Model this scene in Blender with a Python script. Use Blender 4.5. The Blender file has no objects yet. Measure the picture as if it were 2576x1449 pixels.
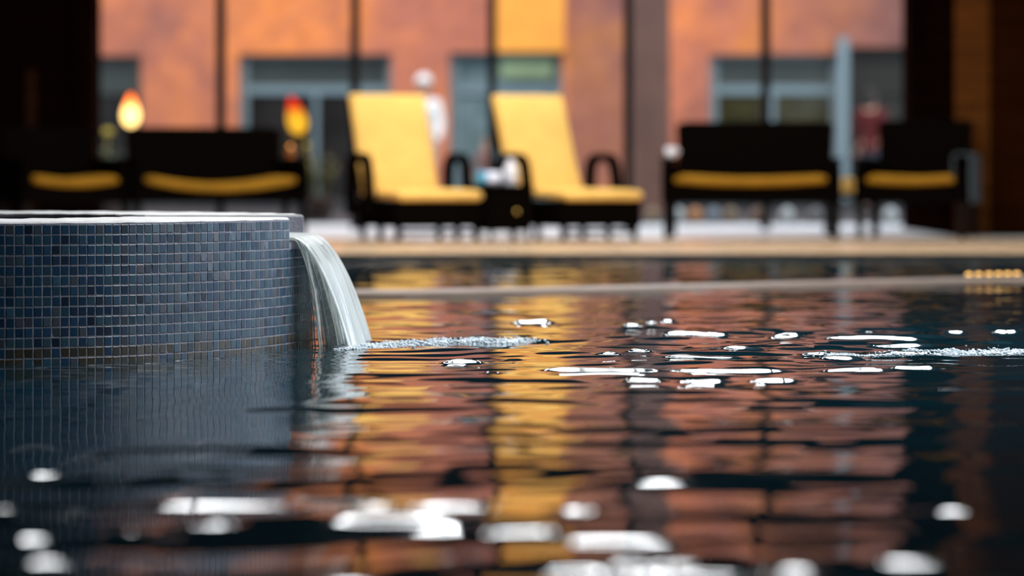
import bpy, bmesh, math, random
import numpy as np
from mathutils import Vector, Matrix

random.seed(7)
rng = np.random.default_rng(11)
scene = bpy.context.scene
COL = scene.collection
R = math.radians
F = 8000.0            # focal length in pixels of the 2576 px wide frame
CAMZ = 0.458          # camera height above the water
DECK = 0.03           # deck height above the water


def px(x, y_dist):
    """world X of image column x at distance y_dist"""
    return (x - 1288.0) / F * y_dist


# ------------------------------------------------------------------ materials
def new_mat(name):
    m = bpy.data.materials.new(name)
    m.use_nodes = True
    nt = m.node_tree
    for n in list(nt.nodes):
        nt.nodes.remove(n)
    out = nt.nodes.new('ShaderNodeOutputMaterial')
    return m, nt, out


def N(nt, typ, **kw):
    n = nt.nodes.new(typ)
    for k, v in kw.items():
        if k in n.inputs:
            n.inputs[k].default_value = v
        else:
            setattr(n, k, v)
    return n


def ramp(nt, fac, stops, interp='LINEAR'):
    r = nt.nodes.new('ShaderNodeValToRGB')
    r.color_ramp.interpolation = interp
    el = r.color_ramp.elements
    while len(el) > 1:
        el.remove(el[-1])
    el[0].position = stops[0][0]
    el[0].color = stops[0][1]
    for p, c in stops[1:]:
        e = el.new(p)
        e.color = c
    nt.links.new(fac, r.inputs['Fac'])
    return r


def c4(c):
    return (c[0], c[1], c[2], 1.0)


def simple(name, col, rough=0.5, var=0.0, scale=20.0, bump=0.0, bscale=60.0, metal=0.0, spec=0.5, trans=0.0, coat=0.0):
    m, nt, out = new_mat(name)
    p = N(nt, 'ShaderNodeBsdfPrincipled')
    p.inputs['Base Color'].default_value = c4(col)
    p.inputs['Roughness'].default_value = rough
    p.inputs['Metallic'].default_value = metal
    p.inputs['Specular IOR Level'].default_value = spec
    p.inputs['Transmission Weight'].default_value = trans
    p.inputs['Coat Weight'].default_value = coat
    nt.links.new(p.outputs[0], out.inputs[0])
    tc = N(nt, 'ShaderNodeTexCoord')
    if var > 0:
        nz = N(nt, 'ShaderNodeTexNoise')
        nz.inputs['Scale'].default_value = scale
        nz.inputs['Detail'].default_value = 4
        nt.links.new(tc.outputs['Object'], nz.inputs['Vector'])
        r = ramp(nt, nz.outputs['Fac'], [(0.3, c4([v * (1 - var) for v in col])), (0.7, c4([min(1, v * (1 + var)) for v in col]))])
        nt.links.new(r.outputs[0], p.inputs['Base Color'])
    if bump > 0:
        nb = N(nt, 'ShaderNodeTexNoise')
        nb.inputs['Scale'].default_value = bscale
        nt.links.new(tc.outputs['Object'], nb.inputs['Vector'])
        b = N(nt, 'ShaderNodeBump')
        b.inputs['Strength'].default_value = bump
        b.inputs['Distance'].default_value = 0.01
        nt.links.new(nb.outputs['Fac'], b.inputs['Height'])
        nt.links.new(b.outputs[0], p.inputs['Normal'])
    return m


def emit_mat(name, col, strength):
    m, nt, out = new_mat(name)
    e = N(nt, 'ShaderNodeEmission')
    e.inputs[0].default_value = c4(col)
    e.inputs[1].default_value = strength
    nt.links.new(e.outputs[0], out.inputs[0])
    return m


def wicker_mat(name, col):
    m, nt, out = new_mat(name)
    p = N(nt, 'ShaderNodeBsdfPrincipled')
    p.inputs['Roughness'].default_value = 0.6
    p.inputs['Specular IOR Level'].default_value = 0.0
    tc = N(nt, 'ShaderNodeTexCoord')
    w1 = N(nt, 'ShaderNodeTexWave', wave_type='BANDS', bands_direction='Z')
    w1.inputs['Scale'].default_value = 26
    w2 = N(nt, 'ShaderNodeTexWave', wave_type='BANDS', bands_direction='X')
    w2.inputs['Scale'].default_value = 20
    mx = N(nt, 'ShaderNodeMath', operation='MULTIPLY')
    for w in (w1, w2):
        nt.links.new(tc.outputs['Object'], w.inputs['Vector'])
    nt.links.new(w1.outputs['Fac'], mx.inputs[0])
    nt.links.new(w2.outputs['Fac'], mx.inputs[1])
    r = ramp(nt, mx.outputs[0], [(0.0, c4([v * 0.5 for v in col])), (0.8, c4(col))])
    nt.links.new(r.outputs[0], p.inputs['Base Color'])
    b = N(nt, 'ShaderNodeBump')
    b.inputs['Strength'].default_value = 0.6
    b.inputs['Distance'].default_value = 0.006
    nt.links.new(mx.outputs[0], b.inputs['Height'])
    nt.links.new(b.outputs[0], p.inputs['Normal'])
    nt.links.new(p.outputs[0], out.inputs[0])
    return m


def facade_mat():
    m, nt, out = new_mat('terracotta_render')
    p = N(nt, 'ShaderNodeBsdfPrincipled')
    p.inputs['Roughness'].default_value = 0.85
    p.inputs['Specular IOR Level'].default_value = 0.1
    tc = N(nt, 'ShaderNodeTexCoord')
    n1 = N(nt, 'ShaderNodeTexNoise')  # broad mottling: reflections in the glazing put into the wall colour
    n1.inputs['Scale'].default_value = 0.75
    n1.inputs['Detail'].default_value = 6
    n1.inputs['Roughness'].default_value = 0.62
    n1.inputs['Distortion'].default_value = 0.6
    nt.links.new(tc.outputs['Object'], n1.inputs['Vector'])
    r = ramp(nt, n1.outputs['Fac'], [(0.30, (0.40, 0.155, 0.115, 1)), (0.45, (0.60, 0.20, 0.12, 1)), (0.56, (0.76, 0.245, 0.11, 1)), (0.70, (0.90, 0.29, 0.07, 1))])
    n2 = N(nt, 'ShaderNodeTexNoise')
    n2.inputs['Scale'].default_value = 3.5
    n2.inputs['Detail'].default_value = 5
    nt.links.new(tc.outputs['Object'], n2.inputs['Vector'])
    r2 = ramp(nt, n2.outputs['Fac'], [(0.35, (0.80, 0.80, 0.84, 1)), (0.65, (1.0, 1.0, 1.0, 1))])
    mx = N(nt, 'ShaderNodeMix', data_type='RGBA', blend_type='MULTIPLY')
    mx.inputs['Factor'].default_value = 1.0
    nt.links.new(r.outputs[0], mx.inputs['A'])
    nt.links.new(r2.outputs[0], mx.inputs['B'])
    # colour multiplied in bays along the wall: duller brown-pink ones to the right
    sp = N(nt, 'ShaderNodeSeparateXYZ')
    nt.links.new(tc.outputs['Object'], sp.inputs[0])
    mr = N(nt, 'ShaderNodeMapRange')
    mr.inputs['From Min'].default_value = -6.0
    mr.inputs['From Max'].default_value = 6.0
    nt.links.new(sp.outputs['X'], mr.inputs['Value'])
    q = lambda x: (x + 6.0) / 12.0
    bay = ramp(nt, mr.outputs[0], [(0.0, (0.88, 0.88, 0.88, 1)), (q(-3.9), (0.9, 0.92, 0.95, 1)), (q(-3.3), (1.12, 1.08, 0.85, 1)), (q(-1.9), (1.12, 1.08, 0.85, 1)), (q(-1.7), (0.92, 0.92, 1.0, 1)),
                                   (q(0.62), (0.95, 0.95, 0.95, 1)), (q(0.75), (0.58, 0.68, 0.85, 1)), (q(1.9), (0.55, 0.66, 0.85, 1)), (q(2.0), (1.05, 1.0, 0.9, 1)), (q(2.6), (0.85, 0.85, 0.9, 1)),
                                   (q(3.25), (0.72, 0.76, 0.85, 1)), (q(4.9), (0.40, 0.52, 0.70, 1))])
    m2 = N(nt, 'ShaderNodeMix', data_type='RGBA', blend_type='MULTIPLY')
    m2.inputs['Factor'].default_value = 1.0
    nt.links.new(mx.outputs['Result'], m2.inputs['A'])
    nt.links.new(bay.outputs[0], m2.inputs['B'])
    nt.links.new(m2.outputs['Result'], p.inputs['Base Color'])
    nt.links.new(p.outputs[0], out.inputs[0])
    return m


def slat_mat(name, col, scale=6.0):
    """horizontal wooden boards"""
    m, nt, out = new_mat(name)
    p = N(nt, 'ShaderNodeBsdfPrincipled')
    p.inputs['Roughness'].default_value = 0.6
    p.inputs['Specular IOR Level'].default_value = 0.0
    tc = N(nt, 'ShaderNodeTexCoord')
    w = N(nt, 'ShaderNodeTexWave', wave_type='BANDS', bands_direction='Z', wave_profile='SAW')
    w.inputs['Scale'].default_value = scale / 3.0
    nt.links.new(tc.outputs['Object'], w.inputs['Vector'])
    mp = N(nt, 'ShaderNodeMapping')
    mp.inputs['Scale'].default_value = (1.2, 1.2, 14)
    nt.links.new(tc.outputs['Object'], mp.inputs['Vector'])
    nz = N(nt, 'ShaderNodeTexNoise')
    nz.inputs['Scale'].default_value = 1.5
    nz.inputs['Detail'].default_value = 5
    nt.links.new(mp.outputs[0], nz.inputs['Vector'])
    r = ramp(nt, nz.outputs['Fac'], [(0.3, c4([v * 0.6 for v in col])), (0.7, c4([v * 1.3 for v in col]))])
    g = ramp(nt, w.outputs['Fac'], [(0.0, (0.15, 0.15, 0.15, 1)), (0.08, (1, 1, 1, 1))])
    mx = N(nt, 'ShaderNodeMix', data_type='RGBA', blend_type='MULTIPLY')
    mx.inputs['Factor'].default_value = 1.0
    nt.links.new(r.outputs[0], mx.inputs['A'])
    nt.links.new(g.outputs[0], mx.inputs['B'])
    nt.links.new(mx.outputs['Result'], p.inputs['Base Color'])
    nt.links.new(p.outputs[0], out.inputs[0])
    return m


def tile_floor_mat(name, col, tile, rough, grout=0.6):
    m, nt, out = new_mat(name)
    p = N(nt, 'ShaderNodeBsdfPrincipled')
    p.inputs['Roughness'].default_value = rough
    tc = N(nt, 'ShaderNodeTexCoord')
    b = N(nt, 'ShaderNodeTexBrick')
    b.offset = 0.0
    b.inputs['Scale'].default_value = 1.0
    b.inputs['Brick Width'].default_value = tile
    b.inputs['Row Height'].default_value = tile
    b.inputs['Mortar Size'].default_value = 0.004
    b.inputs['Color1'].default_value = c4(col)
    b.inputs['Color2'].default_value = c4([v * 0.9 for v in col])
    b.inputs['Mortar'].default_value = c4([v * grout for v in col])
    nt.links.new(tc.outputs['Object'], b.inputs['Vector'])
    nt.links.new(b.outputs['Color'], p.inputs['Base Color'])
    nt.links.new(p.outputs[0], out.inputs[0])
    return m


def pane_mat(name='window_glass', tint=(0.97, 0.98, 0.98)):
    m, nt, out = new_mat(name)
    t = N(nt, 'ShaderNodeBsdfTransparent')
    t.inputs[0].default_value = c4(tint)
    g = N(nt, 'ShaderNodeBsdfGlossy')
    g.inputs['Roughness'].default_value = 0.02
    fr = N(nt, 'ShaderNodeLayerWeight')
    pw = N(nt, 'ShaderNodeMath', operation='POWER')
    pw.inputs[1].default_value = 5.0
    nt.links.new(fr.outputs['Facing'], pw.inputs[0])
    md = N(nt, 'ShaderNodeMath', operation='MULTIPLY_ADD')
    md.inputs[1].default_value = 0.75
    md.inputs[2].default_value = 0.012
    nt.links.new(pw.outputs[0], md.inputs[0])
    mx = N(nt, 'ShaderNodeMixShader')
    nt.links.new(md.outputs[0], mx.inputs[0])
    nt.links.new(t.outputs[0], mx.inputs[1])
    nt.links.new(g.outputs[0], mx.inputs[2])
    nt.links.new(mx.outputs[0], out.inputs[0])
    return m


def water_mat():
    m, nt, out = new_mat('pool_water')
    p = N(nt, 'ShaderNodeBsdfPrincipled')
    p.inputs['Base Color'].default_value = (0.004, 0.025, 0.036, 1)
    p.inputs['Roughness'].default_value = 0.03
    p.inputs['IOR'].default_value = 1.333
    nt.links.new(p.outputs[0], out.inputs[0])
    return m


def tile_mat():
    m, nt, out = new_mat('mosaic_glaze')
    p = N(nt, 'ShaderNodeBsdfPrincipled')
    p.inputs['Roughness'].default_value = 0.25
    p.inputs['Specular IOR Level'].default_value = 0.9
    a = N(nt, 'ShaderNodeAttribute', attribute_name='tint')
    r = ramp(nt, a.outputs['Fac'], [
        (0.0, (0.011, 0.024, 0.050, 1)), (0.2, (0.018, 0.046, 0.100, 1)), (0.4, (0.020, 0.070, 0.145, 1)),
        (0.55, (0.030, 0.082, 0.128, 1)), (0.7, (0.048, 0.100, 0.142, 1)), (0.85, (0.080, 0.080, 0.106, 1)), (0.93, (0.034, 0.108, 0.170, 1)),
        (0.97, (0.060, 0.045, 0.030, 1)), (1.0, (0.075, 0.060, 0.038, 1))])
    nt.links.new(r.outputs[0], p.inputs['Base Color'])
    nt.links.new(p.outputs[0], out.inputs[0])
    return m


def stream_mat(name, clear, streak_scale):
    """falling water: clear, with white aerated threads running along its length"""
    m, nt, out = new_mat(name)
    uv = N(nt, 'ShaderNodeUVMap')
    mp = N(nt, 'ShaderNodeMapping')
    mp.inputs['Scale'].default_value = (streak_scale, 1.6, 1)
    nt.links.new(uv.outputs[0], mp.inputs['Vector'])
    nz = N(nt, 'ShaderNodeTexNoise')
    nz.inputs['Scale'].default_value = 1.0
    nz.inputs['Detail'].default_value = 5
    nz.inputs['Distortion'].default_value = 0.4
    nt.links.new(mp.outputs[0], nz.inputs['Vector'])
    fac = ramp(nt, nz.outputs['Fac'], [(clear - 0.10, (0.12, 0.12, 0.12, 1)), (clear + 0.10, (0.92, 0.92, 0.92, 1))])
    t = N(nt, 'ShaderNodeBsdfTransparent')
    t.inputs[0].default_value = (0.93, 0.95, 0.94, 1)
    gl = N(nt, 'ShaderNodeBsdfGlossy')
    gl.inputs['Roughness'].default_value = 0.08
    fr = N(nt, 'ShaderNodeFresnel')
    fr.inputs['IOR'].default_value = 1.45
    clearmix = N(nt, 'ShaderNodeMixShader')
    nt.links.new(fr.outputs[0], clearmix.inputs[0])
    nt.links.new(t.outputs[0], clearmix.inputs[1])
    nt.links.new(gl.outputs[0], clearmix.inputs[2])
    d = N(nt, 'ShaderNodeBsdfDiffuse')
    d.inputs[0].default_value = (0.92, 0.95, 0.94, 1)
    tr = N(nt, 'ShaderNodeBsdfTranslucent')
    tr.inputs[0].default_value = (0.92, 0.95, 0.92, 1)
    dm = N(nt, 'ShaderNodeMixShader')
    dm.inputs[0].default_value = 0.5
    nt.links.new(d.outputs[0], dm.inputs[1])
    nt.links.new(tr.outputs[0], dm.inputs[2])
    mx = N(nt, 'ShaderNodeMixShader')
    nt.links.new(fac.outputs[0], mx.inputs[0])
    nt.links.new(clearmix.outputs[0], mx.inputs[1])
    nt.links.new(dm.outputs[0], mx.inputs[2])
    b = N(nt, 'ShaderNodeBump')
    b.inputs['Strength'].default_value = 0.7
    b.inputs['Distance'].default_value = 0.006
    nt.links.new(nz.outputs['Fac'], b.inputs['Height'])
    for s in (gl, d, fr):
        nt.links.new(b.outputs[0], s.inputs['Normal'])
    nt.links.new(mx.outputs[0], out.inputs[0])
    return m


def flame_mat(name, core, tip, strength, z0, z1):
    m, nt, out = new_mat(name)
    tc = N(nt, 'ShaderNodeTexCoord')
    sp = N(nt, 'ShaderNodeSeparateXYZ')
    nt.links.new(tc.outputs['Object'], sp.inputs[0])
    mr = N(nt, 'ShaderNodeMapRange')
    mr.inputs['From Min'].default_value = z0
    mr.inputs['From Max'].default_value = z1
    nt.links.new(sp.outputs['Z'], mr.inputs['Value'])
    r = ramp(nt, mr.outputs[0], [(0.0, c4(core)), (0.55, c4(core)), (0.85, c4(tip)), (1.0, c4(tip))])
    e = N(nt, 'ShaderNodeEmission')
    e.inputs[1].default_value = strength
    nt.links.new(r.outputs[0], e.inputs[0])
    nt.links.new(e.outputs[0], out.inputs[0])
    return m


M = {}
M['wicker'] = wicker_mat('dark_wicker', (0.0045, 0.0030, 0.0022))
M['darkleg'] = simple('dark_metal', (0.004, 0.003, 0.0025), 0.5, spec=0.1)
M['yellow'] = simple('yellow_fabric', (0.88, 0.51, 0.13), 0.85, 0.06, 8, 0.25, 400, spec=0.1)
M['ochre'] = simple('ochre_fabric', (0.32, 0.145, 0.010), 0.85, 0.08, 8, 0.2, 300, spec=0.1)
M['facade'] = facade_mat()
M['orange_panel'] = simple('orange_board', (0.95, 0.36, 0.045), 0.6, 0.12, 1.6)
M['brown_pier'] = simple('brown_pier', (0.13, 0.062, 0.048), 0.7, 0.25, 2.0)
M['bluegrey'] = simple('bluegrey_frame', (0.17, 0.235, 0.27), 0.5, 0.1)
M['greygreen'] = simple('greygreen_panel', (0.035, 0.042, 0.038), 0.4, 0.25, 1.2)
M['darkpane'] = simple('dark_door_glass', (0.022, 0.02, 0.02), 0.1, 0.5, 1.5)
M['olivepane'] = simple('olive_door_glass', (0.040, 0.036, 0.014), 0.15, 0.5, 2.5)
M['bluepane'] = simple('blue_door_glass', (0.14, 0.20, 0.215), 0.15, 0.35, 3.0)
M['greensign'] = simple('green_panel', (0.24, 0.32, 0.18), 0.5, 0.15, 2.0)
M['blackvoid'] = simple('dark_interior', (0.008, 0.007, 0.005), 0.7)
M['mullion'] = simple('dark_mullion', (0.006, 0.0045, 0.004), 0.5, spec=0.1)
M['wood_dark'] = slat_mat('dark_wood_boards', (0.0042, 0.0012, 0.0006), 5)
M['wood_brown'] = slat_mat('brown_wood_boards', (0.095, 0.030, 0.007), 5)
M['ceiling'] = simple('dark_ceiling', (0.022, 0.018, 0.018), 0.8, 0.2, 1.0)
M['wall_plain'] = simple('slate_wall', (0.030, 0.032, 0.036), 0.8, 0.2, 1.0)
M['deck'] = tile_floor_mat('tan_deck_stone', (0.60, 0.40, 0.24), 0.6, 0.22)
M['white_floor'] = tile_floor_mat('pale_stone', (0.93, 0.94, 0.96), 0.6, 0.45, 0.85)
M['asphalt'] = simple('dark_paving', (0.028, 0.028, 0.032), 0.8, 0.3, 3)
M['kerb'] = simple('wet_kerb', (0.040, 0.034, 0.028), 0.3, 0.2, 5)
M['ledge'] = simple('ledge_stone', (0.30, 0.21, 0.16), 0.35, 0.15, 6)
M['water'] = water_mat()
M['tile'] = tile_mat()
M['grout'] = simple('lavender_grout', (0.33, 0.325, 0.385), 0.75, 0.18, 40, 0.3, 200)
M['coping'] = simple('pale_coping', (0.93, 0.88, 0.87), 0.42, 0.12, 18, 0.2, 120)
M['tubwater'] = simple('tub_water', (0.010, 0.014, 0.020), 0.05)
M['stream'] = stream_mat('falling_water', 0.42, 46)
M['thin_stream'] = stream_mat('thin_falling_water', 0.74, 40)
M['foam'] = simple('water_froth', (0.74, 0.84, 0.92), 0.25, 0.1, 60)
M['glass'] = pane_mat()
M['lightpanel'] = emit_mat('unseen_panel_glow', (0.95, 0.98, 1.0), 17.0)
M['bead_panel_metal'] = simple('bead_and_panel_metal', (0.05, 0.05, 0.05), 0.4)
M['white'] = simple('white_plastic', (0.85, 0.84, 0.88), 0.35)
M['towel_white'] = simple('white_terry', (0.84, 0.83, 0.9), 0.9, 0.05, 30, 0.4, 300)
M['towel_blue'] = simple('blue_terry', (0.05, 0.36, 0.55), 0.9, 0.1, 30, 0.4, 300)
M['towel_grey'] = simple('grey_terry', (0.075, 0.095, 0.105), 0.9, 0.1, 30, 0.4, 300)
M['brass'] = simple('brass', (0.75, 0.50, 0.12), 0.25, metal=1.0)
M['skin'] = simple('skin', (0.50, 0.28, 0.20), 0.6)
M['shirt_white'] = simple('white_cotton', (0.88, 0.87, 0.88), 0.85)
M['trousers_pale'] = simple('pale_cotton', (0.50, 0.46, 0.42), 0.85)
M['red_cloth'] = simple('red_cloth', (0.075, 0.002, 0.003), 0.85)
M['dark_cloth'] = simple('dark_denim', (0.018, 0.022, 0.032), 0.85)
M['hair_dark'] = simple('dark_hair', (0.010, 0.008, 0.007), 0.6)
M['hair_pale'] = simple('pale_hair', (0.80, 0.74, 0.66), 0.7)
M['pink_cloth'] = simple('dusty_pink_cloth', (0.22, 0.11, 0.10), 0.85)
M['hair_brown'] = simple('light_brown_hair', (0.30, 0.19, 0.13), 0.7)
M['eye'] = simple('eye', (0.02, 0.015, 0.012), 0.2)
M['leaf'] = simple('leaf_green', (0.045, 0.085, 0.030), 0.6, 0.4, 8)
M['leaf_olive'] = simple('leaf_olive', (0.12, 0.105, 0.015), 0.6, 0.4, 8)
M['bloom'] = simple('yellow_bloom', (0.55, 0.40, 0.04), 0.7, 0.2, 8)
M['bloom_cream'] = simple('cream_bloom', (0.42, 0.33, 0.14), 0.7, 0.2, 8)
M['pot'] = simple('clay_pot', (0.10, 0.06, 0.05), 0.8, 0.2, 5)
M['flame_bright'] = flame_mat('flame_bright', (1.0, 0.62, 0.20), (1.0, 0.16, 0.02), 4.0, 0.87, 1.14)
M['flame_amber'] = flame_mat('flame_amber', (1.0, 0.50, 0.03), (0.9, 0.03, 0.01), 1.3, 0.78, 1.10)
M['amber_glow'] = emit_mat('amber_glow', (1.0, 0.38, 0.03), 3.0)
M['glint_glow'] = emit_mat('warm_glint_glow', (1.0, 0.55, 0.16), 2.5)
for i, c in enumerate([(0.62, 0.62, 0.60), (0.62, 0.26, 0.10), (0.25, 0.28, 0.32), (0.30, 0.2, 0.12), (0.20, 0.18, 0.18), (0.24, 0.13, 0.08)]):
    M['stone%d' % i] = simple('glint_stone_%d' % i, c, 0.7, 0.15, 20)


# ------------------------------------------------------------------ helpers
def tag(o, label=None, cat=None, group=None, kind=None):
    for k, v in (('label', label), ('category', cat), ('group', group), ('kind', kind)):
        if v:
            o[k] = v
    return o


def obj(name, bm, mat, parent=None, smooth=False, kind=None, label=None):
    me = bpy.data.meshes.new(name)
    bmesh.ops.recalc_face_normals(bm, faces=bm.faces)
    bm.to_mesh(me)
    bm.free()
    if mat is not None:
        me.materials.append(mat)
    if smooth:
        for p in me.polygons:
            p.use_smooth = True
    o = bpy.data.objects.new(name, me)
    COL.objects.link(o)
    if parent is not None:
        o.parent = parent
    if kind:
        o['kind'] = kind
    if label:
        o['label'] = label
    return o


def thing(name, label, cat, loc=(0, 0, 0), rz=0.0, group=None):
    o = bpy.data.objects.new(name, None)
    COL.objects.link(o)
    o.location = loc
    o.rotation_euler = (0, 0, rz)
    return tag(o, label, cat, group)


def struct(name, bm, mat, parent=None, smooth=False):
    o = obj(name, bm, mat, parent, smooth)
    if parent is None:
        o['kind'] = 'structure'
    return o


def dup(root, loc, rz, label, group=None):
    r = root.copy()
    COL.objects.link(r)
    r.location = loc
    r.rotation_euler = (0, 0, rz)
    r['label'] = label
    if group:
        r['group'] = group
    for ch in list(root.children):
        c = ch.copy()
        COL.objects.link(c)
        c.parent = r
        for g in ch.children:
            d = g.copy()
            COL.objects.link(d)
            d.parent = c
    return r


def box(bm, x0, x1, y0, y1, z0, z1, bev=0.0, seg=2, mat4=None):
    vs = [bm.verts.new((x, y, z)) for x in (x0, x1) for y in (y0, y1) for z in (z0, z1)]
    idx = [(0, 1, 3, 2), (4, 6, 7, 5), (0, 4, 5, 1), (2, 3, 7, 6), (0, 2, 6, 4), (1, 5, 7, 3)]
    fs = [bm.faces.new([vs[i] for i in f]) for f in idx]
    if mat4 is not None:
        for v in vs:
            v.co = mat4 @ v.co
    if bev > 0:
        es = set()
        for f in fs:
            es.update(f.edges)
        bmesh.ops.bevel(bm, geom=list(es), offset=bev, segments=seg, affect='EDGES', profile=0.5)
    return bm


def B(*a, **k):
    return box(bmesh.new(), *a, **k)


def tube(bm, pts, rad, n=10, caps=True):
    """a round bar through pts; rad is one radius or one per point"""
    pts = [Vector(p) for p in pts]
    if not hasattr(rad, '__len__'):
        rad = [rad] * len(pts)
    rings = []
    up = None
    for i, p in enumerate(pts):
        d = (pts[min(i + 1, len(pts) - 1)] - pts[max(i - 1, 0)]).normalized()
        if up is None:
            up = Vector((0, 0, 1)) if abs(d.z) < 0.9 else Vector((1, 0, 0))
        s = d.cross(up).normalized()
        up = s.cross(d).normalized()
        rings.append([bm.verts.new(p + (s * math.cos(a) + up * math.sin(a)) * rad[i]) for a in [2 * math.pi * k / n for k in range(n)]])
    for a, b in zip(rings, rings[1:]):
        for k in range(n):
            bm.faces.new((a[k], a[(k + 1) % n], b[(k + 1) % n], b[k]))
    if caps:
        bm.faces.new(rings[0][::-1])
        bm.faces.new(rings[-1])
    return bm


def lathe(bm, prof, n=24, cx=0.0, cy=0.0, sx=1.0, sy=1.0):
    rings = []
    for r, z in prof:
        rings.append([bm.verts.new((cx + sx * r * math.cos(2 * math.pi * k / n), cy + sy * r * math.sin(2 * math.pi * k / n), z)) for k in range(n)])
    for a, b in zip(rings, rings[1:]):
        for k in range(n):
            bm.faces.new((a[k], a[(k + 1) % n], b[(k + 1) % n], b[k]))
    bm.faces.new(rings[0][::-1])
    bm.faces.new(rings[-1])
    return bm


def blob(bm, c, r, sub=2, squash=(1, 1, 1)):
    res = bmesh.ops.create_icosphere(bm, subdivisions=sub, radius=1.0)
    for v in res['verts']:
        v.co = Vector((c[0] + v.co.x * r * squash[0], c[1] + v.co.y * r * squash[1], c[2] + v.co.z * r * squash[2]))
    return bm


def slab_path(bm, pts, w, th, nseg=1):
    """a padded slab: pts are (y, z) along its length; w the width (x); th thickness (down/behind); rounded edges"""
    n = len(pts)
    P = [Vector((0, p[0], p[1])) for p in pts]
    secs = []
    for i in range(n):
        d = (P[min(i + 1, n - 1)] - P[max(i - 1, 0)]).normalized()
        nrm = Vector((0, -d.z, d.y))
        if nrm.z < 0 and abs(d.y) > abs(d.z):
            nrm = -nrm
        endk = 0.55 if i in (0, n - 1) else 1.0
        sec = []
        hw = w / 2
        r = th * 0.45
        t2 = th / 2 * endk
        prof = [(-hw + r, t2), (hw - r, t2), (hw - r * 0.25, t2 * 0.7), (hw, 0), (hw - r * 0.25, -t2 * 0.7), (hw - r, -t2),
                (-hw + r, -t2), (-hw + r * 0.25, -t2 * 0.7), (-hw, 0), (-hw + r * 0.25, t2 * 0.7)]
        for x, t in prof:
            sec.append(bm.verts.new(P[i] + Vector((x, 0, 0)) + nrm * t))
        secs.append(sec)
    m = len(secs[0])
    for a, b in zip(secs, secs[1:]):
        for k in range(m):
            bm.faces.new((a[k], a[(k + 1) % m], b[(k + 1) % m], b[k]))
    bm.faces.new(secs[0][::-1])
    bm.faces.new(secs[-1])
    return bm


# ------------------------------------------------------------------ room shell
GLASS_D = 25.0
ROOM_X = 7.0
ROOM_R = 4.7           # the right wall stands closer
CEIL = 3.85
struct('floor', B(-ROOM_X, ROOM_R, 17.5, 21.35, -0.6, DECK, bev=0.006), M['deck'])
struct('floor_strip', B(-ROOM_X, ROOM_R, 21.35, 25.3, -0.6, DECK), M['white_floor'])
struct('floor_terrace', B(-14, ROOM_R + 0.3, 25.3, 27.6, -0.6, DECK), M['white_floor'])
struct('floor_courtyard', B(-30, ROOM_R + 0.3, 27.6, 41, -0.6, DECK - 0.01), M['asphalt'])
struct('ceiling', B(-ROOM_X - 0.3, ROOM_R + 0.3, -5.3, 25.3, CEIL, CEIL + 0.3), M['ceiling'])
struct('wall_left', B(-ROOM_X - 0.3, -ROOM_X, -5.3, 25.3, -0.6, CEIL), M['wall_plain'])
struct('wall_back', B(-ROOM_X, ROOM_R, -5.3, -5.0, -0.6, CEIL), M['wall_plain'])
# right wall with a long daylight window beside the pool
WR0, WR1, WZ0, WZ1 = 6.5, 20.0, 0.25, 3.5
bm = bmesh.new()
box(bm, ROOM_R, ROOM_R + 0.3, -5.3, WR0, -0.6, CEIL)
box(bm, ROOM_R, ROOM_R + 0.3, WR1, 25.3, -0.6, CEIL)
box(bm, ROOM_R, ROOM_R + 0.3, WR0, WR1, -0.6, WZ0)
box(bm, ROOM_R, ROOM_R + 0.3, WR0, WR1, WZ1, CEIL)
struct('wall_right', bm, M['wall_plain'])
w = struct('window_7', B(ROOM_R + 0.13, ROOM_R + 0.15, WR0, WR1, WZ0, WZ1), M['glass'])
fr = bmesh.new()
for k in range(9):
    yy = WR0 + (WR1 - WR0) * k / 8
    box(fr, ROOM_R + 0.08, ROOM_R + 0.2, yy - 0.03, yy + 0.03, WZ0, WZ1)
struct('window_frame', fr, M['mullion'], w)
# left dark wood block at the end of the glass
XL = px(216, GLASS_D - 0.6)
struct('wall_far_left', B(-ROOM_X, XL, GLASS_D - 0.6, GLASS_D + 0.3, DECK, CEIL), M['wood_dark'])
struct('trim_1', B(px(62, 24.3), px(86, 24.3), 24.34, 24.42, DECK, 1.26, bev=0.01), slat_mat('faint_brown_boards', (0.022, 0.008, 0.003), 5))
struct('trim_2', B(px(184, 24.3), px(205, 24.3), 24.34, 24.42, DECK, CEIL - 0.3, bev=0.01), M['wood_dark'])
# right wood block: its front carries brown boards, its return side is dark
XR = px(2402, 22.3)
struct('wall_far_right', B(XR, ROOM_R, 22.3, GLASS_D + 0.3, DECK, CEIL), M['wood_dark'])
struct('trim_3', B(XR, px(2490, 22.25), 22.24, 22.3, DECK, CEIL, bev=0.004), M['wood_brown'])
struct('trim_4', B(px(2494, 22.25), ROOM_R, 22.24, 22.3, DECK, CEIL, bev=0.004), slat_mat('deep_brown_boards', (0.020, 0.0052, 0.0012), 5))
# glazing: dark mullions and single panes between them
mull = [px(v, GLASS_D) for v in (555, 893, 1238, 1580, 1926)]
edges = [XL] + mull + [XR]
for i, x in enumerate(mull):
    struct('trim_%d' % (5 + i), B(x - 0.034, x + 0.034, GLASS_D - 0.05, GLASS_D + 0.09, DECK, 2.15, bev=0.004), M['mullion'])
for i in range(6):
    struct('window_%d' % (i + 1), B(edges[i] + (0.036 if i else 0.002), edges[i + 1] - (0.036 if i < 5 else 0.002), GLASS_D + 0.01, GLASS_D + 0.022, DECK + 0.002, 2.148), M['glass'])
HEAD = 2.15
struct('wall_header', B(XL, XR, GLASS_D - 0.12, GLASS_D + 0.2, HEAD, CEIL), M['wood_dark'])
struct('trim_10', B(XL, XR, 17.44, 17.5, -0.3, DECK - 0.004), M['kerb'])

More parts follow.
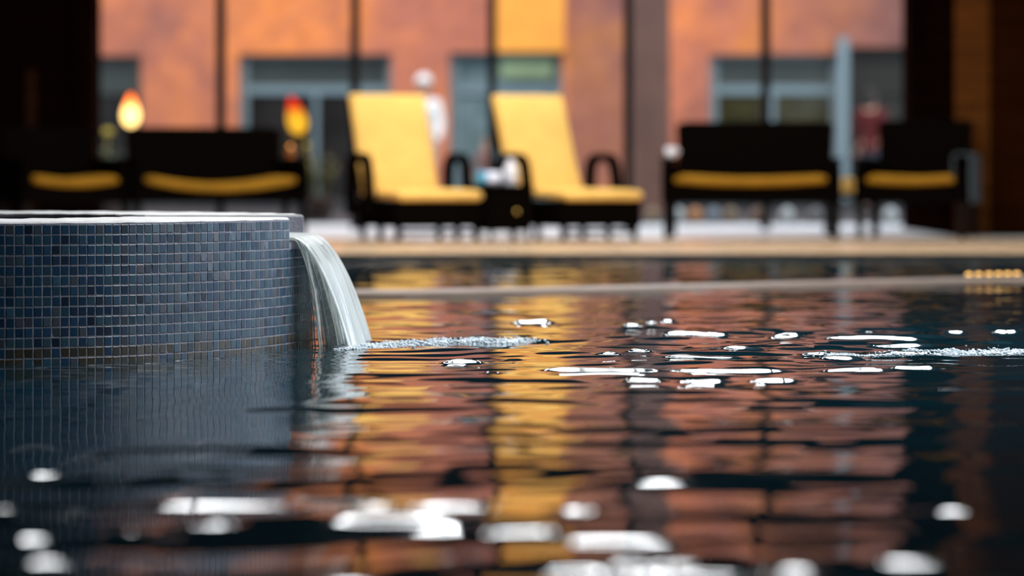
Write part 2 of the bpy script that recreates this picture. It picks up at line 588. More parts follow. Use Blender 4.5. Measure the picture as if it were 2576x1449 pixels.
struct('ground_outside', B(ROOM_R + 0.3, 60, -10, 40, -0.6, -0.05), M['white_floor'])

# ------------------------------------------------------------------ courtyard facade
FD = 40.0
S = F / FD


def fx(x):
    return (x - 1288.0) / S


def fz(y):
    return CAMZ + (440.0 - y) / S


openings = [  # x0, x1, top y
    (120, 355, 140), (600, 985, 136), (1130, 1415, 132), (1785, 2108, 136), (2132, 2420, 118)]
bm = bmesh.new()
cuts = [-12.0]
for a, b, t in openings:
    cuts += [fx(a), fx(b)]
cuts.append(14.0)
for i in range(0, len(cuts), 2):
    box(bm, cuts[i], cuts[i + 1], FD, FD + 0.5, 0, 8.5)
for a, b, t in openings:
    box(bm, fx(a), fx(b), FD, FD + 0.5, fz(t), 8.5)
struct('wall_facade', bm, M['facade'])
struct('wall_facade_plinth', B(-12, 14, FD - 0.12, FD - 0.002, DECK - 0.02, 0.14, bev=0.02), M['asphalt'])
struct('wall_pier', B(px(1594, 33), px(1686, 33), 33.0, 33.5, 0, 8.0, bev=0.02), M['brown_pier'])
doors = []
for i, (a, b, t) in enumerate(openings):
    x0, x1, zt = fx(a), fx(b), fz(t)
    d = thing('door_%d' % (i + 1), None, None, ((x0 + x1) / 2, FD + 0.2, DECK))
    d['kind'] = 'structure'
    hw, h = (x1 - x0) / 2, zt - DECK
    fm = bmesh.new()
    j = 0.11
    box(fm, -hw, -hw + j, -0.06, 0.06, 0, h)
    box(fm, hw - j * 0.6, hw, -0.06, 0.06, 0, h)
    box(fm, -hw + j, hw - j * 0.6, -0.06, 0.06, h - 0.05, h)
    rz0 = fz(236) - DECK
    box(fm, -hw + j, hw - j * 0.6, -0.05, 0.05, rz0, rz0 + 0.11)
    if i in (1, 3):
        box(fm, -0.03, 0.03, -0.05, 0.05, 0, rz0)
    obj('door_frame', fm, M['bluegrey'] if i in (1, 2, 3) else (M['greygreen'] if i == 0 else M['blackvoid']), d)
    ptop = [M['greygreen'], M['greygreen'], M['bluepane'], M['greygreen'], M['blackvoid']][i]
    pbot = [M['darkpane'], M['darkpane'], M['bluepane'], M['olivepane'], M['blackvoid']][i]
    obj('transom_panel', B(-hw + j, hw - j * 0.6, 0.0, 0.03, rz0 + 0.11, h - 0.05), ptop, d)
    obj('door_pane', B(-hw + j, hw - j * 0.6, 0.0, 0.03, 0, rz0), pbot, d)
    if i == 2:
        obj('green_panel', B(fx(1258) - (x0 + x1) / 2, fx(1392) - (x0 + x1) / 2, -0.09, -0.055, fz(196) - DECK, fz(142) - DECK, bev=0.01), M['greensign'], d)
struct('trim_11', B(fx(2106), fx(2133), FD - 0.1, FD - 0.002, DECK, fz(95), bev=0.01), M['bluegrey'])
o = struct('trim_12', B(fx(1250), fx(1420), FD - 0.06, FD - 0.003, fz(131), fz(-230), bev=0.01), M['orange_panel'])

# ------------------------------------------------------------------ pool water
ridge_px = [  # glints seen in the photo: (x, y, width) of raised wave crests
    (113, 1196, 110), (220, 1190, 45), (422, 1200, 70), (562, 1197, 60), (390, 1145, 34), (255, 1145, 60),
    (540, 1272, 380), (520, 1320, 140), (10, 1280, 80), (325, 1336, 80), (410, 1350, 70), (75, 1355, 130), (140, 1410, 190), (275, 1422, 90), (390, 1444, 80),
    (940, 1276, 150), (1140, 1276, 230), (1440, 1284, 125), (1313, 1337, 200), (2385, 1282, 140), (2300, 1418, 250), (1995, 1434, 160), (1700, 1424, 120), (1630, 1446, 160),
    (1520, 934, 310), (1840, 936, 320), (2155, 934, 180), (2300, 930, 120), (1620, 957, 110), (1775, 959, 130), (1950, 957, 130), (2060, 952, 34),
    (1165, 908, 105), (1290, 904, 34), (1240, 942, 44), (1530, 892, 55), (1770, 897, 200), (1870, 880, 110), (1610, 885, 60),
    (2200, 852, 250), (2270, 872, 190), (2330, 888, 210), (2400, 838, 60), (2530, 840, 70), (1750, 844, 170), (1980, 849, 80), (2180, 834, 50),
    (1640, 817, 40), (1590, 822, 50), (1680, 814, 50), (1340, 814, 100), (2060, 890, 90), (2120, 905, 120)]


def smooth01(v, a, b):
    t = np.clip((v - a) / (b - a), 0, 1)
    return t * t * (3 - 2 * t)


def ripples(X, Y):
    H = np.zeros_like(X)
    # calm close in front of the tub, lively beside the waterfall and over the jets
    calm = 1.0 - 0.80 * (1 - smooth01(X, -0.85, -0.35)) * smooth01(Y, 4.6, 6.0)
    jets = smooth01(X, -0.3, 0.9) * np.exp(-((Y - 8.9) / 1.1) ** 2)
    far = 1.0 - 0.35 * smooth01(Y, 12, 16)
    g = np.random.default_rng(8)
    for i in range(46):
        lam = 0.11 * (9.0 ** g.random())
        ang = math.pi / 2 + g.normal() * 0.55
        k = 2 * math.pi / lam
        sl = 0.0053 * (0.8 + 0.5 * g.random())
        H += (sl / k) * np.sin(k * (math.cos(ang) * X + math.sin(ang) * Y) + g.random() * 6.283) * calm * far
    for i in range(40):
        lam = 0.09 * (6.0 ** g.random())
        ang = math.pi / 2 + g.normal() * 0.8
        k = 2 * math.pi / lam
        H += (0.0125 / k) * np.sin(k * (math.cos(ang) * X + math.sin(ang) * Y) + g.random() * 6.283) * jets
    # rings spreading from where the stream lands
    r = np.hypot(X + 0.43, Y - 8.6)
    H += 0.0011 * np.exp(-r / 0.8) * np.sin(2 * math.pi * r / 0.13)
    return H


def water_height(X, Y):
    H = ripples(X, Y)
    g = np.random.default_rng(21)
    for (x, y, wd) in ridge_px:
        D = F * CAMZ / (y - 440.0)
        cx = px(x, D)
        hl = wd / F * D / 2
        w0 = 0.037 + 0.004 * (D - 3.6)
        w0 = min(w0, hl * 1.5)
        # slope of the near face: it mirrors the row of unseen light panels over the far half of the pool
        sl = math.tan(0.5 * (math.atan(3.8 / (17.4 - D)) - math.atan(CAMZ / D))) * (0.97 + 0.06 * g.random())
        bend = (g.random() - 0.5) * 0.05
        m = (np.abs(X - cx) < hl * 1.3 + 0.02) & (np.abs(Y - D) < w0 * 3 + 0.1)
        xx, yy = X[m] - cx, Y[m] - D
        u = np.clip(xx / hl, -1, 1)
        ww = w0 * np.sqrt(np.clip(1 - u ** 4, 0, 1)) * (1 + 0.14 * np.sin(u * 3.5 + g.random() * 6))
        q = ww - np.abs(yy - bend * u * u)
        q = np.where(np.abs(xx) > hl, -0.02, q)
        e = 0.05 * w0
        # the crest smooths the fine ripples it rides over
        wgt = 0.9 * np.exp(-(yy / (2.2 * w0)) ** 4) * np.exp(-(xx / (hl * 1.15)) ** 6)
        H[m] += wgt * (ripples(X[m], np.full_like(yy, D)) - H[m])
        H[m] += sl * np.maximum(0, 0.5 * (q + np.sqrt(q * q + e * e)) - 0.0005)
    return H


def grid_mesh(name, xs, ys, mat):
    X, Y = np.meshgrid(xs, ys)
    Z = water_height(X, Y)
    co = np.stack([X.ravel(), Y.ravel(), Z.ravel()], 1).astype(np.float32)
    nx, ny = len(xs), len(ys)
    i = np.arange(nx - 1)[None, :] + nx * np.arange(ny - 1)[:, None]
    q = np.stack([i, i + 1, i + nx + 1, i + nx], -1).reshape(-1, 4).astype(np.int32)
    me = bpy.data.meshes.new(name)
    me.vertices.add(len(co))
    me.vertices.foreach_set('co', co.ravel())
    me.loops.add(q.size)
    me.loops.foreach_set('vertex_index', q.ravel())
    me.polygons.add(len(q))
    me.polygons.foreach_set('loop_start', np.arange(0, q.size, 4, dtype=np.int32))
    me.polygons.foreach_set('use_smooth', np.ones(len(q), dtype=bool))
    me.update(calc_edges=True)
    me.materials.append(mat)
    o = bpy.data.objects.new(name, me)
    COL.objects.link(o)
    return o


xs = np.concatenate([np.linspace(-ROOM_X, -1.7, 40)[:-1], np.arange(-1.7, 2.0, 0.012), np.linspace(2.0, ROOM_R, 90)])
ys = np.concatenate([np.linspace(-5, 3.2, 60)[:-1], np.arange(3.2, 10.5, 0.0105), np.arange(10.5, 17.5, 0.025), [17.5]])
tag(grid_mesh('pool_water', xs, ys, M['water']), kind='structure')

# pale ledge just above the water that crosses the far half of the pool
lp = [(-1.15, 12.0), (-0.4, 12.1), (0.0, 12.3), (0.7, 12.7), (1.4, 13.2), (2.2, 13.75), (3.2, 14.4), (4.65, 15.3)]
bm = bmesh.new()
prev = None
for (x, y) in lp:
    cur = [bm.verts.new((x, y - 0.19, -0.2)), bm.verts.new((x, y - 0.19, 0.010)), bm.verts.new((x, y - 0.18, 0.016)),
           bm.verts.new((x, y + 0.19, 0.016)), bm.verts.new((x, y + 0.20, -0.2))]
    if prev:
        for k in range(5):
            bm.faces.new((prev[k], prev[(k + 1) % 5], cur[(k + 1) % 5], cur[k]))
    else:
        bm.faces.new(cur[::-1])
    prev = cur
bm.faces.new(prev)
tag(obj('stone_ledge', bm, M['ledge']), kind='structure')
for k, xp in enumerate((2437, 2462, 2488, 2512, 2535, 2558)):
    D = 13.68 + 0.02 * k  # glowing beads added in place of gold glints on the water
    t = thing('glint_bead', 'tiny amber bead standing in for a water glint on the pool ledge, %s from the left in its row' % ('first', 'second', 'third', 'fourth', 'fifth', 'sixth')[k],
              'light', (px(xp, D), D, 0.0155), 0, 'amber beads for water glints on the pool ledge')
    obj('bead_base', lathe(bmesh.new(), [(0.020, 0.0), (0.020, 0.008), (0.015, 0.010)], 14), M['bead_panel_metal'], t)
    obj('lens', lathe(bmesh.new(), [(0.014, 0.0102), (0.013, 0.017), (0.006, 0.021)], 14), M['glint_glow'], t, True)

# ------------------------------------------------------------------ raised tub
TX, TY, TR = -1.678, 8.714, 1.128
TOP = 0.346
NB = 0.279                 # bottom of the spout notch
N0, N1 = R(75.0), R(105.0)  # notch, measured from the side facing the camera towards +X
RIN = 0.68
tub = thing('raised_tub', 'round raised hot tub clad in blue-grey mosaic tiles standing in the pool', 'hot tub', (TX, TY, 0))


def pol(r, th, z):
    return (r * math.sin(th), -r * math.cos(th), z)


ths = sorted([2 * math.pi * k / 240 for k in range(240) if not (abs(2 * math.pi * k / 240 - N0) < 0.012 or abs(2 * math.pi * k / 240 - N1) < 0.012)] + [N0, N1])
bm = bmesh.new()
n = len(ths)
for i in range(n):
    a, b = ths[i], ths[(i + 1) % n]
    if i == n - 1:
        b += 2 * math.pi
    mid = (a + b) / 2
    zt = NB if N0 < mid < N1 else TOP - 0.006
    q = lambda l: bm.faces.new([bm.verts.new(v) for v in l])
    ro = TR - 0.0010
    q([pol(ro, a, -0.3), pol(ro, b, -0.3), pol(ro, b, zt), pol(ro, a, zt)])
    q([pol(ro, a, zt), pol(ro, b, zt), pol(RIN, b, zt), pol(RIN, a, zt)])
    q([pol(RIN, a, zt), pol(RIN, b, zt), pol(RIN, b, -0.3), pol(RIN, a, -0.3)])
for a in (N0, N1):
    bm.faces.new([bm.verts.new(v) for v in (pol(ro, a, NB), pol(ro, a, TOP - 0.006), pol(RIN, a, TOP - 0.006), pol(RIN, a, NB))])
bmesh.ops.remove_doubles(bm, verts=bm.verts, dist=1e-5)
obj('tub_wall', bm, M['grout'], tub)
bm = bmesh.new()
sweep = [N1 + (2 * math.pi - (N1 - N0)) * k / 220 for k in range(221)]
prof = [(RIN - 0.004, TOP - 0.012), (RIN - 0.004, TOP - 0.002), (RIN, TOP), (TR - 0.012, TOP), (TR - 0.005, TOP - 0.0015), (TR - 0.002, TOP - 0.006)]
rings = [[bm.verts.new(pol(r, a, z + 0.0007 * math.sin(a * 37) + 0.0005 * math.sin(a * 83))) for r, z in prof] for a in sweep]
for a, b in zip(rings, rings[1:]):
    for k in range(len(prof) - 1):
        bm.faces.new((a[k], a[k + 1], b[k + 1], b[k]))
bm.faces.new(rings[0])
bm.faces.new(rings[-1][::-1])
obj('coping', bm, M['coping'], tub)
# individual glazed tiles of the cladding, one mesh
PT, PZ = 0.0234, 0.0250
ncol = int(round(2 * math.pi * TR / PT))
tv, tf, tint = [], [], []
trng = random.Random(3)
for c in range(ncol):
    a0 = 2 * math.pi * c / ncol
    da = 2 * math.pi / ncol
    for r_ in range(16):
        z1 = TOP - 0.0085 - r_ * PZ
        z0 = z1 - PZ
        amid = a0 + da / 2
        if N0 - 0.004 < amid < N1 + 0.004 and z1 > NB + 0.004:
            continue
        g = 0.0014
        jz = trng.uniform(-0.0004, 0.0004)
        ja = trng.uniform(-0.0004, 0.0004) / TR
        tl, tw = trng.gauss(0, 0.00022), trng.gauss(0, 0.00022)
        A0, A1 = a0 + g / TR + ja, a0 + da - g / TR + ja
        Z0, Z1 = z0 + g + jz, z1 - g + jz
        e = 0.0013
        base = len(tv)
        for (aa, zz) in ((A0, Z0), (A1, Z0), (A1, Z1), (A0, Z1)):
            tv.append(pol(TR - 0.003, aa, zz))
        corner = [(A0 + e * .35 / TR, Z0 + e * .35, -1, -1), (A1 - e * .35 / TR, Z0 + e * .35, 1, -1), (A1 - e * .35 / TR, Z1 - e * .35, 1, 1), (A0 + e * .35 / TR, Z1 - e * .35, -1, 1)]
        for (aa, zz, sx, sz) in corner:
            tv.append(pol(TR - 0.0004 + tl * sx + tw * sz, aa, zz))
        corner2 = [(A0 + e / TR, Z0 + e, -1, -1), (A1 - e / TR, Z0 + e, 1, -1), (A1 - e / TR, Z1 - e, 1, 1), (A0 + e / TR, Z1 - e, -1, 1)]
        for (aa, zz, sx, sz) in corner2:
            tv.append(pol(TR + tl * sx + tw * sz, aa, zz))
        v = trng.random()
        tn = min(0.92, max(0.0, trng.gauss(0.42, 0.22)))
        if v < 0.05:
            tn = 0.93
        elif v < 0.11:
            tn = 0.86
        if z0 < 0.030 and z0 > -0.02 and trng.random() < 0.75:
            tn = trng.uniform(0.96, 1.0)
        for l in (0, 4):
            for k in range(4):
                kk = (k + 1) % 4
                tf.append((base + l + k, base + l + kk, base + l + 4 + kk, base + l + 4 + k))
                tint.append(tn)
        tf.append((base + 8, base + 9, base + 10, base + 11))
        tint.append(tn)
me = bpy.data.meshes.new('mosaic_tiles')
me.from_pydata(tv, [], tf)
at = me.attributes.new('tint', 'FLOAT', 'FACE')
at.data.foreach_set('value', tint)
me.materials.append(M['tile'])
o = bpy.data.objects.new('mosaic_tiles', me)
COL.objects.link(o)
o.parent = tub
# water held in the tub
bm = bmesh.new()
lathe(bm, [(RIN + 0.0, 0.10), (RIN + 0.0, 0.318)], 96)
obj('tub_water', bm, M['tubwater'], tub)


# ------------------------------------------------------------------ waterfall
def sheet(name, mat, parent, vel, th0, th1, thick, ridge, nu=90, nt=70, zlip=0.297, rstart=0.76, seed=1, ragged=0.0, vj=0.05, conv=0.07, drop=1.0):
    g = np.random.default_rng(seed)
    ph = g.random(12) * 6.283
    verts, uvs = [], []
    for side in (1, -1):
        for i in range(nu + 1):
            u = i / nu
            th = th0 + (th1 - th0) * u
            vel_u = vel * (1 + vj * math.sin(u * 17 + ph[0]) + vj * 0.7 * math.sin(u * 41 + ph[1]))
            edge = min(u, 1 - u)
            for j in range(nt + 1):
                v = j / nt
                if v < 0.18:
                    q = v / 0.18
                    r = rstart + (TR - rstart) * q
                    z = zlip - 0.006 * q * q
                    tt = 0.0
                else:
                    q = (v - 0.18) / 0.82
                    t_end = math.sqrt(2 * (zlip + 0.02) / 9.81) * drop
                    tt = t_end * q
                    r = TR + vel_u * tt
                    z = zlip - 0.006 - 0.5 * 9.81 * tt * tt - 0.06 * tt * (1 - q)
                thc = th
                if tt > 0:
                    thc = th + (0.5 * (th0 + th1) - th) * conv * q
                wob = 0
                for k in range(5):
                    kk = (9, 17, 31, 53, 83)[k]
                    wob += ridge * (1.0, 0.8, 0.7, 0.55, 0.4)[k] * math.sin(u * kk + ph[k + 2] + 0.9 * math.sin(v * (4 + 2 * k) + ph[k + 6]))
                wob *= 0.25 + 0.75 * v
                t_here = thick * min(1, edge * 14 + 0.15) * (1.0 - 0.35 * v)
                rr = r + wob + side * t_here / 2
                zz = z + side * t_here / 2 * (1 - min(1, max(0, (v - 0.1) * 3)))
                p = pol(rr, thc, zz)
                verts.append((p[0] + TX, p[1] + TY, p[2]))
                uvs.append((u, v))
    m = (nu + 1) * (nt + 1)
    faces = []
    for i in range(nu):
        for j in range(nt):
            a = i * (nt + 1) + j
            faces.append((a, a + nt + 1, a + nt + 2, a + 1))
            b = a + m
            faces.append((b, b + 1, b + nt + 2, b + nt + 1))
    for i in (0, nu):
        for j in range(nt):
            a = i * (nt + 1) + j
            f = (a, a + 1, a + 1 + m, a + m)
            faces.append(f if i == 0 else f[::-1])
    me = bpy.data.meshes.new(name)
    me.from_pydata(verts, [], faces)
    uvl = me.uv_layers.new(name='UVMap')
    for lp_ in me.loops:
        uvl.data[lp_.index].uv = uvs[lp_.vertex_index]
    me.materials.append(mat)
    for p in me.polygons:
        p.use_smooth = True
    o = bpy.data.objects.new(name, me)
    COL.objects.link(o)
    if parent:
        o.parent = parent
    return o


fall = thing('waterfall', 'white sheet of water spilling from the tub spout into the pool', 'waterfall', (0, 0, 0))
sheet('main_stream', M['stream'], fall, 0.61, N0 + 0.012, N1 - 0.012, 0.010, 0.0022)
sheet('thin_stream', M['thin_stream'], fall, 0.30, N0 + 0.03, N1 - 0.10, 0.004, 0.0030, seed=4, vj=0.22, zlip=0.290)
bm = bmesh.new()
for k in range(26):
    th = N0 + 0.03 + (N1 - N0 - 0.16) * random.random()
    v = random.uniform(0.16, 0.46)
    rad = random.uniform(0.0011, 0.0026)
    tend = math.sqrt(2 * 0.30 / 9.81) * random.choice((1.0, 1.0, 0.86, 0.74))
    pts = []
    for j in range(16):
        tt = 0.03 + (tend - 0.03) * j / 15
        p = pol(TR + v * tt + 0.0016 * math.sin(j * 1.3 + k), th + 0.002 * math.sin(j * 0.9 + k * 2), 0.289 - 0.5 * 9.81 * tt * tt)
        pts.append((p[0] + TX, p[1] + TY, p[2]))
    tube(bm, pts, [rad * (0.7 + 0.5 * math.sin(j * 1.7 + k) ** 2) for j in range(16)], 6)
obj('trickles', bm, M['foam'], fall, True)


def froth(name, label, cells, count, rmin, rmax, seed):
    """a low bank of tiny bubbles heaped on the water, one mesh"""
    g = np.random.default_rng(seed)
    tmp = bmesh.new()
    bmesh.ops.create_icosphere(tmp, subdivisions=1, radius=1.0)
    sv = np.array([v.co[:] for v in tmp.verts])
    sf = np.array([[v.index for v in f.verts] for f in tmp.faces])
    tmp.free()
    ci = g.integers(0, len(cells), count)
    C = np.array(cells)[ci]
    a, q = g.random(count) * 6.283, np.abs(g.normal(0, 0.55, count))
    x, y = C[:, 0] + C[:, 2] * q * np.cos(a), C[:, 1] + C[:, 3] * q * np.sin(a)
    r = rmin + (rmax - rmin) * g.random(count) ** 2.2
    lump = 0.5 + 0.5 * np.sin(x * 61 + 1.3) * np.sin(y * 47 + x * 23)
    zz = water_height(x[None, :], y[None, :])[0] + r * 0.1 + C[:, 4] * g.random(count) * np.exp(-(q / 0.5) ** 2) * lump
    P = sv[None] * (r[:, None, None] * np.array([1.25, 1.25, 0.8])) + np.stack([x, y, zz], 1)[:, None, :]
    Fc = sf[None] + (np.arange(count) * len(sv))[:, None, None]
    me = bpy.data.meshes.new(name)
    me.from_pydata(P.reshape(-1, 3).tolist(), [], Fc.reshape(-1, 3).tolist())
    for p_ in me.polygons:
        p_.use_smooth = True
    me.materials.append(M['foam'])
    o = bpy.data.objects.new(name, me)
    COL.objects.link(o)
    return tag(o, label, 'foam', None, 'stuff')


def wp(x, y):
    D = F * CAMZ / (y - 440.0)
    return px(x, D), D


cells = []
for (x, y, rx, ry) in [(925, 872, 60, .10), (985, 866, 70, .10), (1050, 862, 70, .10), (1120, 858, 80, .12), (1200, 856, 80, .12), (1290, 856, 70, .08), (880, 880, 40, .05), (900, 868, 40, .1)]:
    c = wp(x, y)
    cells.append((c[0], c[1], rx / F * c[1], ry, 0.012 if x < 1150 else 0.006))
froth('foam_patch', 'pale froth on the pool where the waterfall lands', cells, 3600, 0.0010, 0.0050, 3)
cells = []
for (x, y, rx, ry) in [(2300, 885, 80, .06), (2400, 890, 90, .08), (2480, 886, 90, .12), (2550, 885, 80, .14), (2230, 895, 70, .05), (2120, 893, 50, .04)]:
    c = wp(x, y)
    cells.append((c[0], c[1], rx / F * c[1], ry, 0.012))
froth('foam_patch', 'bluish churning froth on the pool at the right edge of the view', cells, 2600, 0.0010, 0.0050, 5)


# ------------------------------------------------------------------ wicker chairs
def make_chair(name, label, cat, W, sag, loc, rz, group=None, hb=0.775):
    t = thing(name, label, cat, loc, rz, group)
    hw = W / 2
    for sx in (-1, 1):
        for sy in (-1, 1):
            lb = bmesh.new()
            x0 = sx * (hw - 0.035)
            y0 = -0.30 if sy < 0 else 0.28
            tube(lb, [(x0, y0, 0.0), (x0, y0, 0.10), (x0, y0, 0.26)], [0.020, 0.026, 0.030], 10)
            obj('leg', lb, M['darkleg'], t)
        ab = bmesh.new()
        x0, x1 = sorted((sx * hw, sx * (hw - 0.075)))
        box(ab, x0, x1, -0.335, 0.31, 0.235, 0.515, bev=0.02, seg=3)
        a = obj('arm', ab, M['wicker'], t)
        cb = bmesh.new()
        box(cb, x0 - 0.008, x1 + 0.008, -0.35, 0.32, 0.517, 0.545, bev=0.012, seg=3)
        obj('armrest', cb, M['wicker'], a)
    # seat box with a sagging front rail
    bm = bmesh.new()
    nx = 16
    iw = hw - 0.08
    cols = []
    for i in range(nx + 1):
        x = -iw + 2 * iw * i / nx
        zt = 0.37 + sag * ((x / iw) ** 2) - sag
        cols.append([bm.verts.new(p) for p in ((x, -0.32, 0.235), (x, -0.32, zt), (x, 0.26, zt), (x, 0.26, 0.235))])
    for a, b in zip(cols, cols[1:]):
        for k in range(4):
            bm.faces.new((a[k], a[(k + 1) % 4], b[(k + 1) % 4], b[k]))
    bm.faces.new(cols[0][::-1])
    bm.faces.new(cols[-1])
    obj('seat_frame', bm, M['wicker'], t)
    # cushion following the sag
    bm = bmesh.new()
    secs = []
    for i in range(nx + 1):
        x = -iw * 0.985 + 2 * iw * 0.985 * i / nx
        zt = 0.372 + sag * ((x / iw) ** 2) - sag
        e = 0.7 if i in (0, nx) else 1.0
        h = 0.062 * e
        prof = [(-0.315, 0.0), (-0.335, 0.012), (-0.345, h * 0.5), (-0.33, h - 0.010), (-0.30, h), (0.2, h), (0.235, h - 0.01), (0.24, 0.0)]
        secs.append([bm.verts.new((x, y, zt + z)) for y, z in prof])
    for a, b in zip(secs, secs[1:]):
        for k in range(len(prof)):
            bm.faces.new((a[k], a[(k + 1) % 8], b[(k + 1) % 8], b[k]))
    bm.faces.new(secs[0][::-1])
    bm.faces.new(secs[-1])
    obj('seat_cushion', bm, M['ochre'], t, True)
    # back: gently reclined panel, slightly dished
    bm = bmesh.new()
    nb, nz_ = 14, 6
    bw = hw - 0.082
    front, back = [], []
    for j in range(nz_ + 1):
        v = j / nz_
        z = 0.24 + (hb - 0.24) * v
        rowf, rowb = [], []
        for i in range(nb + 1):
            u = -1 + 2 * i / nb
            xx = u * (bw + 0.03 * v)
            zz = z - (0.02 * max(0, abs(u) - 0.9) * 10 * v if j == nz_ else 0)
            yy = 0.25 + 0.10 * v + 0.035 * (1 - u * u) * v
            rowf.append(bm.verts.new((xx, yy, zz)))
            rowb.append(bm.verts.new((xx, yy + 0.055, zz)))
        front.append(rowf)
        back.append(rowb)
    for j in range(nz_):
        for i in range(nb):
            bm.faces.new((front[j][i], front[j][i + 1], front[j + 1][i + 1], front[j + 1][i]))
            bm.faces.new((back[j][i], back[j + 1][i], back[j + 1][i + 1], back[j][i + 1]))
        bm.faces.new((front[j][0], front[j + 1][0], back[j + 1][0], back[j][0]))
        bm.faces.new((front[j][nb], back[j][nb], back[j + 1][nb], front[j + 1][nb]))
    for i in range(nb):
        bm.faces.new((front[nz_][i], front[nz_][i + 1], back[nz_][i + 1], back[nz_][i]))
        bm.faces.new((front[0][i], back[0][i], back[0][i + 1], front[0][i + 1]))
    obj('backrest', bm, M['wicker'], t)
    return t


GA, GL = 'dark wicker armchairs on the deck', 'dark wicker two-seat sofas on the deck'
make_chair('wicker_armchair', 'dark wicker armchair with ochre seat pad in front of the dark left wall', 'armchair', 0.76, 0.030, (px(158, 21.9), 21.9, DECK), R(24), GA, 0.76)
make_chair('wicker_sofa', 'dark wicker two-seat sofa with sagging ochre pad behind the mosaic tub', 'sofa', 1.22, 0.062, (px(536, 22.2), 22.2, DECK), R(16), GL, 0.765)
make_chair('wicker_sofa', 'dark wicker two-seat sofa with flatter ochre pad, to the right of the yellow loungers', 'sofa', 1.20, 0.022, (px(1893, 21.75), 21.75, DECK), R(-7), GL, 0.80)
make_chair('wicker_armchair', 'dark wicker armchair with a grey towel over its arm by the brown wood wall', 'armchair', 0.76, 0.016, (px(2308, 21.75), 21.75, DECK), R(-16), GA, 0.81)
# small things on and around the sofas
t = thing('glint_jar', 'added amber candle jar glowing on the arm of the sofa behind the tub', 'bead', (0, 0, 0))
D0 = 21.86
t.location = (-1.562, 22.44, DECK)  # glowing jar added in place of an orange point glint
MB_ = bmesh.new()
lathe(MB_, [(0.028, 0.546), (0.034, 0.553), (0.036, 0.60), (0.033, 0.625), (0.030, 0.625), (0.030, 0.56)], 18)
obj('jar', MB_, simple('amber_glass', (0.6, 0.22, 0.03), 0.1, trans=0.6), t, True)
obj('bead', lathe(bmesh.new(), [(0.027, 0.562), (0.027, 0.60), (0.02, 0.612), (0.006, 0.64)], 16), M['amber_glow'], t, True)


# ------------------------------------------------------------------ yellow loungers
def make_lounger(label, loc, rz, group):
    t = thing('sun_lounger', label, 'lounger', loc, rz, group)
    hw = 0.30
    # seat frame
    bm = bmesh.new()
    box(bm, -hw, hw, -0.43, 0.34, 0.088, 0.262, bev=0.018, seg=3)
    obj('seat_frame', bm, M['wicker'], t)
    for (sx, yy) in ((-1, -0.38), (1, -0.38), (-1, 0.30), (1, 0.30), (-1, -0.04), (1, -0.04)):
        lb = bmesh.new()
        x = sx * (hw - 0.03)
        tube(lb, [(x, yy, 0), (x, yy, 0.06), (x, yy, 0.16)], [0.020, 0.025, 0.032], 10)
        obj('leg', lb, M['darkleg'], t)
    lb = bmesh.new()
    box(lb, -hw + 0.03, hw - 0.03, -0.395, -0.365, 0.045, 0.070, bev=0.006)
    obj('stretcher', lb, M['darkleg'], t)
    # reclined back frame
    bm = bmesh.new()
    bp = [(0.33, 0.20), (0.40, 0.36), (0.52, 0.66), (0.635, 0.935)]
    for sx in (-1, 1):
        tube(bm, [(sx * 0.245, y + 0.03, z) for y, z in bp], 0.017, 8)
    for k in range(1, 9):
        y = 0.40 + 0.235 * k / 8.5
        z = 0.36 + 0.575 * k / 8.5
        tube(bm, [(-0.245, y + 0.028, z), (0.245, y + 0.028, z)], 0.010, 8)
    obj('back_frame', bm, M['wicker'], t)
    # arms: looped wicker hoops
    for sx in (-1, 1):
        bm = bmesh.new()
        x = sx * 0.345
        path = [(0.33, 0.16), (0.335, 0.30), (0.33, 0.44), (0.31, 0.51), (0.25, 0.545), (0.15, 0.55), (0.06, 0.54), (0.01, 0.50), (-0.015, 0.42), (-0.03, 0.30), (-0.035, 0.16)]
        sec = []
        for i, (y, z) in enumerate(path):
            dd = Vector((path[min(i + 1, 10)][0] - path[max(i - 1, 0)][0], path[min(i + 1, 10)][1] - path[max(i - 1, 0)][1])).normalized()
            nn = Vector((-dd.y, dd.x)) * 0.026
            sec.append([bm.verts.new((x - 0.032, y + nn.x, z + nn.y)), bm.verts.new((x + 0.032, y + nn.x, z + nn.y)),
                        bm.verts.new((x + 0.032, y - nn.x, z - nn.y)), bm.verts.new((x - 0.032, y - nn.x, z - nn.y))])
        for a, b in zip(sec, sec[1:]):
            for k in range(4):
                bm.faces.new((a[k], a[(k + 1) % 4], b[(k + 1) % 4], b[k]))
        bm.faces.new(sec[0][::-1])
        bm.faces.new(sec[-1])
        obj('arm', bm, M['wicker'], t)
    # padded cushion: seat and back
    bm = bmesh.new()
    slab_path(bm, [(-0.455, 0.290), (-0.44, 0.292), (-0.30, 0.300), (-0.05, 0.303), (0.15, 0.303), (0.27, 0.308), (0.30, 0.31)], 0.58, 0.062)
    obj('seat_cushion', bm, M['yellow'], t, True)
    bm = bmesh.new()
    slab_path(bm, [(0.310, 0.312), (0.325, 0.34), (0.385, 0.46), (0.45, 0.62), (0.52, 0.79), (0.585, 0.945), (0.595, 0.965)], 0.545, 0.060)
    obj('back_cushion', bm, M['yellow'], t, True)
    return t


GY = 'yellow cushioned loungers on the deck'
make_lounger('yellow cushioned lounger with dark wicker frame nearest the waterfall', (-0.626, 20.97, DECK), R(22), GY)
make_lounger('yellow cushioned lounger with dark wicker frame beside the right-hand sofa', (0.389, 21.19, DECK), R(29), GY)
